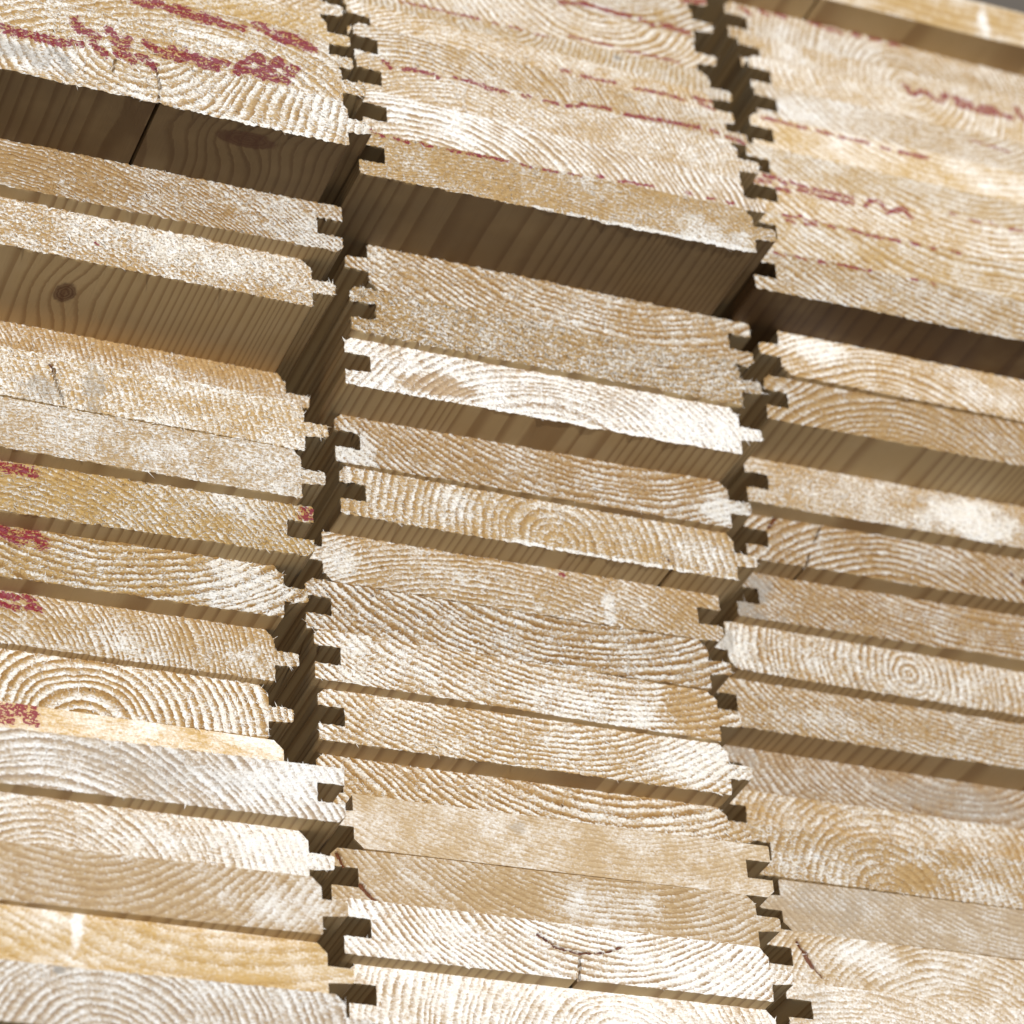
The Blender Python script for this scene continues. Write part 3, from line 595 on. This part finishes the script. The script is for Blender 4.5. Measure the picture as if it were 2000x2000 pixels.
    'M23': ('N', -17.1, -5.7, 483.00, 0.0022, {'pith': (126.3, 73.0), 'ring': 2.4, 'pale': 0.5, 'rc': 0.5, 'tint': 0.3, 'rough': 1, 'ang': 30, 'tone': 1.05, 'ink': [(0.67, [(158.6, 8.3), (161.3, 8.7), (164.0, 9.2), (166.7, 9.7), (167.6, 9.8)]), (0.58, [(155.7, 6.9), (158.3, 7.4), (161.0, 8.0), (163.6, 8.5), (166.3, 9.1), (167.2, 9.3)])]}),
    'R0': ('N', 159.0, 44.4, 42.00, -0.0023, {'pith': (33.3, -60.8), 'ring': 2.0, 'pale': 0.52, 'rc': 0.2, 'tint': 0.3, 'rough': 0.6, 'ang': -60, 'tone': 1.05, 'grey': 0.35, 'stain': [(12.9, 13.4, 10.7, 8.2, 0.3)]}),
    'R1': ('N', 153.9, 45.8, 63.00, 0.0060, {'pith': (77.0, -38.9), 'ring': 1.9, 'pale': 0.48, 'rc': 0.25, 'tint': 0.35, 'rough': 0.5, 'ang': 10, 'tone': 0.96, 'grey': 0.2, 'blobs': [(42.6, 14.1, 16.1, 6.1, 0.2)], 'resin': [(1.06, [(15.2, 12.4), (17.9, 7.4)]), (0.58, [(12.5, 17.0), (15.2, 12.4)]), (0.67, [(17.9, 7.4), (21.2, 3.7)])]}),
    'R2': ('F', 162.2, 45.3, 84.00, -0.0100, {'pith': (109.4, 118.6), 'ring': 1.7, 'pale': 0.36, 'rc': 0.18, 'tint': 0.35, 'rough': 0.4, 'ang': -40, 'tone': 0.85, 'grey': 0.45, 'stain': [(26.8, 15.4, 21.4, 10.2, 0.35)]}),
    'R3': ('N', 149.9, 44.2, 105.00, 0.0001, {'pith': (57.9, -4.0), 'ring': 2.5, 'pale': 0.44, 'rc': 0.25, 'tint': 0.5, 'rough': 1, 'ang': -40, 'tone': 0.9, 'blobs': [(70.2, 5.8, 7.5, 6.9, -0.5), (20.7, 6.0, 10.7, 5.1, 0.3), (94.7, 7.3, 10.7, 8.2, 0.15)]}),
    'R4': ('N', 147.6, 55.7, 126.00, 0.0031, {'pith': (67.7, -14.1), 'ring': 2.5, 'pale': 0.45, 'rc': 0.25, 'tint': 0.5, 'rough': 1, 'ang': -40, 'tone': 0.97, 'blobs': [(26.4, 1.9, 8.9, 6.1, 0.25), (107.8, 13.4, 14.3, 6.1, 0.15)], 'stain': [(32.7, 0.7, 7.1, 5.1, 0.5)]}),
    'R5': ('N', 150.4, 60.3, 147.00, 0.0125, {'pith': (103.9, 69.0), 'ring': 2.2, 'pale': 0.33, 'rc': 0.35, 'tint': 0.75, 'rough': 0.8, 'ang': -40, 'tone': 0.78, 'grey': 0.2, 'stain': [(8.1, 16.1, 7.1, 6.1, 0.6), (101.9, 12.5, 32.1, 8.2, 0.5)]}),
    'R6': ('N', 143.6, 45.0, 168.00, 0.0041, {'pith': (135.2, 147.8), 'ring': 1.7, 'pale': 0.42, 'rc': 0.4, 'tint': 0.5, 'rough': 1.1, 'ang': -40, 'tone': 0.87, 'blobs': [(35.6, 8.2, 10.7, 4.1, 0.2)]}),
    'R7': ('F', 148.0, 39.0, 189.00, 0.0124, {'pith': (79.6, 11.2), 'ring': 2.2, 'pale': 0.52, 'rc': 0.4, 'tint': 0.5, 'rough': 1.2, 'ang': -60, 'tone': 0.96, 'blobs': [(4.0, 6.3, 8.9, 10.2, 0.2)], 'stain': [(0.2, 11.3, 3.6, 5.1, 0.6)]}),
    'R8': ('N', 151.8, 31.8, 210.00, -0.0119, {'pith': (114.6, 151.9), 'ring': 1.7, 'pale': 0.33, 'rc': 0.45, 'tint': 0.7, 'rough': 1, 'ang': -45, 'tone': 0.82, 'stain': [(4.7, 8.2, 13.4, 12.2, 1.0)]}),
    'R9': ('N', 153.8, 22.4, 231.00, -0.0096, {'pith': (62.9, -52.3), 'ring': 2.3, 'pale': 0.36, 'rc': 0.6, 'tint': 0.7, 'rough': 1, 'ang': -20, 'tone': 0.82, 'split': 24.5, 'blobs': [(77.8, 15.8, 21.4, 8.2, 0.15)], 'resin': [(0.58, [(14.2, 20.7), (10.9, 15.8)]), (0.48, [(117.9, 13.7), (118.4, 12.8)]), (0.58, [(122.8, 10.9), (123.7, 9.3)])], 'crack': [[(33.4, 19.4), (29.8, 12.5)], [(26.7, 5.6), (24.3, -1.3)]]}),
    'R10': ('N', 152.6, 15.0, 252.00, -0.0034, {'pith': (24.8, -197.5), 'ring': 2.0, 'pale': 0.47, 'rc': 0.12, 'tint': 0.5, 'rough': 1.2, 'ang': -40, 'tone': 0.96, 'blobs': [(100.3, 8.6, 21.4, 9.2, 0.5)]}),
    'R11': ('N', 151.0, -10.7, 273.00, -0.0014, {'pith': (55.5, -44.5), 'ring': 2.2, 'pale': 0.32, 'rc': 0.45, 'tint': 0.6, 'rough': 0.9, 'ang': -20, 'tone': 0.84, 'blobs': [(8.1, 13.1, 4.5, 4.1, 0.4)]}),
    'R12': ('F', 158.7, -12.9, 294.00, 0.0036, {'pith': (48.2, -55.2), 'ring': 2.0, 'pale': 0.45, 'rc': 0.45, 'tint': 0.45, 'rough': 0.9, 'ang': -20, 'tone': 1.05, 'blobs': [(13.2, 14.1, 16.1, 5.1, 0.45), (85.7, 8.6, 17.9, 6.1, 0.2)]}),
    'R13': ('N', 138.8, -35.8, 315.00, -0.0064, {'pith': (135.8, 172.8), 'ring': 2.2, 'pale': 0.42, 'rc': 0.45, 'tint': 0.35, 'rough': 1, 'ang': -55, 'tone': 0.88, 'ink': [(0.43, [(10.7, 19.9), (13.0, 19.5), (14.6, 19.3)]), (0.43, [(19.5, 20.0), (21.9, 19.8), (24.3, 19.7)]), (0.43, [(30.0, 19.8), (32.4, 19.9), (33.3, 19.9)]), (0.43, [(38.2, 20.4), (40.6, 20.4), (43.1, 20.3), (45.5, 20.3), (48.0, 20.4), (50.5, 20.5), (52.1, 20.6)]), (0.43, [(71.1, 20.6), (72.7, 20.4)]), (0.43, [(79.4, 20.5), (81.0, 20.2)])]}),
    'R14': ('N', 142.4, -33.9, 336.00, 0.0031, {'pith': (103.9, 122.6), 'ring': 2.4, 'pale': 0.42, 'rc': 0.4, 'tint': 0.2, 'rough': 0.8, 'ang': -40, 'tone': 0.96, 'gold': 0.2, 'blobs': [(20.2, 16.6, 10.7, 8.2, 0.15)], 'ink': [(0.48, [(13.9, 20.1), (16.6, 20.5), (19.3, 20.9), (20.1, 21.0)]), (0.48, [(23.5, 21.0), (25.9, 20.8), (28.4, 20.7)]), (0.48, [(14.9, 18.0), (17.3, 17.5), (18.1, 17.4)]), (0.48, [(23.1, 18.1), (25.6, 18.4), (28.1, 18.6)]), (0.48, [(32.4, 20.4), (34.8, 19.7), (36.4, 19.3)]), (0.48, [(42.3, 20.0), (44.8, 19.8), (47.2, 19.6), (49.7, 19.4), (52.2, 19.1), (54.7, 19.2), (57.2, 19.3), (59.7, 19.4), (62.2, 19.5), (64.8, 19.6), (65.6, 19.6)]), (0.48, [(71.1, 20.0), (74.0, 19.7)]), (0.48, [(79.6, 20.1), (82.4, 19.4)]), (0.48, [(89.8, 20.2), (92.7, 20.0)])]}),
    'R15': ('N', 146.0, -32.0, 357.00, 0.0062, {'pith': (103.0, 112.7), 'ring': 2.3, 'pale': 0.48, 'rc': 0.4, 'tint': 0.25, 'rough': 0.8, 'ang': -40, 'tone': 1.07, 'ink': [(0.67, [(5.0, 19.4), (7.5, 19.4), (9.9, 19.4), (12.2, 18.6), (14.2, 17.5)]), (0.67, [(0.5, 15.8), (3.0, 16.1), (5.5, 16.4), (7.1, 16.6)]), (0.67, [(10.5, 13.8), (13.2, 13.9), (15.0, 13.9)]), (0.67, [(50.3, 15.6), (52.8, 18.7), (55.6, 19.1), (57.8, 18.6), (58.5, 16.1), (59.8, 14.7), (62.5, 15.3), (65.2, 16.9), (68.1, 18.9), (69.5, 16.7), (70.8, 14.6)]), (0.58, [(17.3, 19.2), (19.8, 18.8), (22.2, 18.3), (24.7, 18.0), (27.2, 18.1), (29.7, 18.2), (32.2, 18.2), (34.7, 18.2), (37.2, 18.2), (39.7, 18.1), (42.2, 18.1), (44.7, 18.1)]), (0.58, [(20.3, 16.1), (22.5, 15.9), (24.8, 15.7), (27.1, 15.4), (29.4, 15.2), (31.7, 15.0), (34.3, 15.1), (36.8, 15.1), (39.3, 15.1), (41.8, 15.1), (44.3, 15.1)]), (0.43, [(98.9, 20.8), (101.4, 20.6), (104.0, 20.4)]), (0.43, [(109.9, 21.0), (111.9, 20.7)]), (0.43, [(117.4, 19.8), (120.3, 20.3), (123.1, 20.8), (124.1, 20.9)]), (0.48, [(18.4, 1.7), (20.0, 1.6)])]}),
    'R16': ('N', 148.7, -24.9, 378.00, 0.0047, {'pith': (99.5, 109.2), 'ring': 2.2, 'pale': 0.48, 'rc': 0.35, 'tint': 0.15, 'rough': 0.8, 'ang': -40, 'tone': 0.96, 'ink': [(0.43, [(92.6, 7.1), (95.2, 6.7)]), (0.43, [(111.3, 6.8)]), (0.43, [(127.6, 6.7)])]}),
    'R17': ('N', 154.9, -21.0, 399.00, 0.0046, {'pith': (93.8, 109.5), 'ring': 2.2, 'pale': 0.5, 'rc': 0.2, 'tint': 0.1, 'rough': 0.5, 'ang': -40, 'tone': 1.08, 'gold': 0.3, 'ink': [(0.53, [(5.8, 19.5), (8.3, 19.5), (10.9, 19.4), (13.4, 19.3), (15.9, 19.3), (18.5, 19.2), (21.0, 19.1), (23.6, 19.1), (26.1, 19.0)]), (0.53, [(31.2, 18.9), (33.8, 18.8), (36.3, 18.7), (38.1, 18.7)]), (0.53, [(41.4, 18.1), (44.0, 18.2), (46.6, 18.3), (49.2, 18.3), (51.8, 18.4), (54.4, 18.5)]), (0.53, [(60.8, 17.5), (63.8, 17.5)]), (0.53, [(68.6, 17.2), (71.4, 17.2), (74.2, 17.2), (77.1, 17.4), (79.9, 17.5), (81.8, 17.7)])]}),
    'R18': ('N', 161.0, -17.1, 420.00, 0.0044, {'pith': (87.4, 74.1), 'ring': 2.2, 'pale': 0.5, 'rc': 0.3, 'tint': 0.2, 'rough': 0.9, 'ang': -40, 'tone': 1.02, 'grey': 0.2, 'blobs': [(19.4, 6.6, 12.5, 8.2, 0.2)], 'ink': [(0.29, [(101.7, 16.3), (104.4, 16.1), (107.1, 15.9), (109.7, 15.7), (112.4, 15.5), (115.1, 15.2), (117.7, 14.9), (120.4, 14.5)])]}),
    'R19': ('N', 163.7, -11.6, 441.00, 0.0002, {'pith': (76.1, 26.1), 'ring': 2.2, 'pale': 0.5, 'rc': 0.3, 'tint': 0.2, 'rough': 0.9, 'ang': -40, 'tone': 1.08, 'blobs': [(16.4, -1.4, 10.7, 8.2, 0.2)], 'stain': [(38.4, -1.7, 5.4, 3.7, 0.8)], 'ink': [(0.87, [(77.0, 20.9), (78.9, 20.0), (79.8, 20.5)]), (0.87, [(87.4, 20.6), (89.7, 19.6), (92.4, 20.3)]), (0.87, [(107.2, 20.9), (109.9, 20.9), (110.8, 21.0)]), (0.87, [(120.5, 20.9), (123.0, 20.4), (125.4, 19.9), (126.2, 19.7)]), (0.87, [(99.8, 20.1), (102.2, 19.8), (104.7, 19.6), (107.2, 19.4), (109.7, 19.1), (112.3, 19.0), (115.1, 19.3), (117.9, 19.5), (120.7, 19.7), (123.4, 19.9), (125.3, 20.0)]), (0.87, [(132.6, 20.9), (133.5, 19.6)])]}),
    'R20': ('N', 165.6, -2.1, 462.00, 0.0042, {'pith': (80.3, 11.9), 'ring': 2.2, 'pale': 0.47, 'rc': 0.3, 'tint': 0.25, 'rough': 0.9, 'ang': -40, 'tone': 1.02, 'blobs': [(23.3, 10.6, 8.9, 8.2, 0.2)], 'stain': [(42.5, -13.3, 5.4, 3.7, 0.8)], 'ink': [(0.87, [(79.7, 12.7), (81.2, 10.5)]), (0.87, [(85.5, 9.9), (88.3, 11.6), (90.4, 11.0), (91.6, 9.9)]), (0.87, [(98.2, 10.3), (100.0, 12.7)]), (0.87, [(104.3, 12.0), (106.7, 11.3), (109.1, 10.7), (111.5, 10.0)]), (0.87, [(116.9, 10.0), (119.7, 10.3), (122.6, 10.6), (125.0, 10.1)]), (0.87, [(135.3, 14.0), (136.6, 11.9), (137.6, 10.6)])]}),
    'R21': ('N', 163.8, 3.2, 483.00, 0.0210, {'pith': (85.8, -3.6), 'ring': 2.2, 'pale': 0.47, 'rc': 0.35, 'tint': 0.3, 'rough': 0.9, 'ang': -40, 'tone': 0.92, 'blobs': [(34.2, 4.8, 14.3, 10.2, 0.25)], 'ink': [(0.58, [(7.5, 18.9), (9.6, 18.0), (11.7, 17.0)]), (0.58, [(17.4, 20.1), (20.0, 19.1), (20.9, 18.7)]), (0.58, [(24.7, 20.8), (27.3, 20.1), (29.1, 19.6)]), (0.58, [(41.0, 21.0), (43.3, 20.5), (45.7, 20.0), (48.1, 19.5), (50.8, 19.3), (53.6, 19.1), (56.3, 18.9)]), (0.58, [(62.8, 19.8), (66.1, 20.0)]), (0.58, [(71.2, 20.1), (74.0, 20.4), (75.9, 20.7)]), (0.58, [(80.8, 19.8), (83.9, 20.2), (86.0, 20.4)])]}),
    'R22': ('N', 156.0, -12.5, 504.00, 0.0000, {'pith': (118.0, 326.0), 'ring': 3.5, 'pale': 0.4, 'rc': 0.15, 'tint': 0.25, 'rough': 0.2, 'ang': -60, 'split': 46.4, 'blobs': [(128.5, 8.7, 2.5, 9.2, 0.6)], 'crack': [[(41.8, -0.3), (40.9, -3.8)]]}),
}
# each label singles a plank out by its end, its underside or its neighbours
LABELS = {
    'L1': 'plank with grey-white arched rings and tiny black specks, lowest under the golden plank',
    'L2': 'golden smooth-cut plank with one white vertical streak, over the lowest arched-ring plank',
    'L3': 'tan plank with sagging rings fading to white at its tongue, over the golden streaked plank',
    'L4': 'white plank with faint arched rings, tucked under the protruding greyish grooved plank',
    'L5': 'greyish white plank turned groove outward, protruding under the smooth yellow plank',
    'L6': 'smooth yellow plank with a red ink stamp, showing only as a strip under arched rings',
    'L7': 'plank with bold white arched rings standing up like a rainbow, over the yellow strip',
    'L8': 'fine speckled tan plank with red ink rows, directly above the bold rainbow-ringed plank',
    'L9': 'golden-brown plank with slanting pale grain at its tongue and a red ink stamp',
    'L10': 'golden plank turned groove outward with two red marks on its upper lip',
    'L11': 'evenly speckled beige plank without visible rings, above the golden grooved plank',
    'L12': 'fuzzy pale plank with lilac-grey patches and a short dark crack',
    'L13': 'orange-tan plank in the deep recess directly under the knotted underside',
    'L14': 'fuzzy white plank overhanging deeply with a dark knot in its striped underside',
    'L15': 'brown-tan plank turned groove outward, between the two planks with knotted undersides',
    'L16': 'cracked cream plank with red lettering, overhanging with a dark knotted underside',
    'L17': 'pale plank with smudged red lettering, directly above the cracked cream plank',
    'L18': 'pale plank with a red ink streak, second above the cracked cream plank',
    'L19': 'yellowish plank with a bare tongue, third above the cracked cream plank',
    'L20': 'cream plank fourth above the cracked cream plank, topmost of its column',
    'M1': 'white plank with wide arched rings, directly under the plank with the resin pocket',
    'M2': 'white plank with a curved brown resin pocket and a short crack below it',
    'M3': 'smooth tan plank with red-brown resin at its groove, over the resin pocket plank',
    'M4': 'smooth beige plank turned tongue to the other side, with a faint grey spot',
    'M5': 'plank with slanting white grain directly above the smooth beige plank with grey spot',
    'M6': 'white-ended plank with slanting grain, second above the smooth beige plank with grey spot',
    'M7': 'plank with bowl-shaped rings, whitish along its lower edge and brown at the tongue',
    'M8': 'plank with bold coarse white and brown bowl-shaped rings, under a reversed tan plank',
    'M9': 'tan plank turned tongue to the other side with a small white spot and red dot',
    'M10': 'orange plank with small round rings and a dark red resin streak near its tongue',
    'M11': 'brown ringed plank with clean white corners at groove and tongue',
    'M12': 'bright white plank with a brown patch near its groove and striped underside',
    'M13': 'coarse fuzzy orange plank directly above the bright white plank',
    'M14': 'orange plank with ridged grain turned tongue to the other side, under the dark overhang',
    'M15': 'tan plank overhanging deeply with torn white lower edge and dark underside',
    'M16': 'white plank with brown slanting rings, directly above the deep torn-edged overhang',
    'M17': 'cream plank dotted with a broken red line, second above the torn-edged overhang',
    'M18': 'pale plank with fine arched rings, third above the torn-edged overhang',
    'M19': 'pale plank with short red dashes, fourth above the torn-edged overhang',
    'M20': 'yellowish plank with a small black speck, fifth above the torn-edged overhang',
    'M21': 'pale plank with a thin red dashed line, sixth above the torn-edged overhang',
    'M22': 'pale plank with bowl-shaped rings, seventh above the torn-edged overhang',
    'M23': 'pale plank eighth above the torn-edged overhang, topmost of its column',
    'R0': 'pinkish white plank, lowest of its column, under a plank with a brown resin scar',
    'R1': 'beige plank with a slanting brown resin scar beside its groove',
    'R2': 'smooth grey-tan plank turned tongue outward, over the plank with the resin scar',
    'R3': 'patchy white and tan plank with a dark brown blotch',
    'R4': 'patchy pale plank with bare groove, directly above the plank with brown blotch',
    'R5': 'brown plank with grey sagging rings, second above the plank with brown blotch',
    'R6': 'tan plank with slanting grain and a striped overhanging underside, above the grey-ringed plank',
    'R7': 'fuzzy white plank with small round rings, turned tongue outward under the grey-stained plank',
    'R8': 'brown fine-grained plank with a grey stained corner at its groove',
    'R9': 'brown plank with bold arched rings and short cracks, above the grey-stained plank',
    'R10': 'speckled plank with a broad white area, under the wide striped overhang',
    'R11': 'brown arched-ring plank overhanging with a broadly striped brown underside',
    'R12': 'white-topped plank with arched rings turned tongue outward, under the dark smooth overhang',
    'R13': 'tan plank with slanting grain overhanging with a very dark underside',
    'R14': 'cream plank with short red dashes, directly above the very dark underside plank',
    'R15': 'plank with red zigzag lettering and hatching near its groove',
    'R16': 'yellowish plank directly above the one with red zigzag lettering and hatching',
    'R17': 'smooth yellow plank with a thin straight red dashed line along its upper edge',
    'R18': 'cream plank with bare pale groove, between the smooth yellow plank and a grey smudge',
    'R19': 'cream plank with a grey smudge near its groove',
    'R20': 'pale plank with a red zigzag and bar of ink across round rings',
    'R21': 'pale plank edged with red ink dabs, directly under the topmost beige overhang',
    'R22': 'smooth beige plank with a white streak, topmost, overhanging the red-dabbed plank',
}

# knots in the planed undersides that show: (across, down from the end, half width, half length)
SIDES = {
    'L14': long_grain_material('planed_long_grain_with_knot', [(72.3, 19.5, 4.4, 6.0)]),
    'L16': long_grain_material('planed_long_grain_with_dark_knot', [(123.0, 9.0, 11.5, 4.5)], darken=0.8),
    'M15': long_grain_material('dark_long_grain', (), darken=0.72),
    'R13': long_grain_material('dark_long_grain', (), darken=1.0),
}
PLANKS['M15'][5]['fringe'] = (0.45, 60.0, 159.0)
PLANKS['L16'][5]['fringe'] = (0.3, 95.0, 150.0)
PLANKS['M12'][5]['fringe'] = (0.4, 20.0, 159.0)
PLANKS['M10'][5]['fringe'] = (0.35, 60.0, 140.0)
for n, (key, (o, x, y, z, yaw, P)) in enumerate(PLANKS.items()):
    build_plank(key, o, x, y, z, yaw, P, LABELS[key], n)
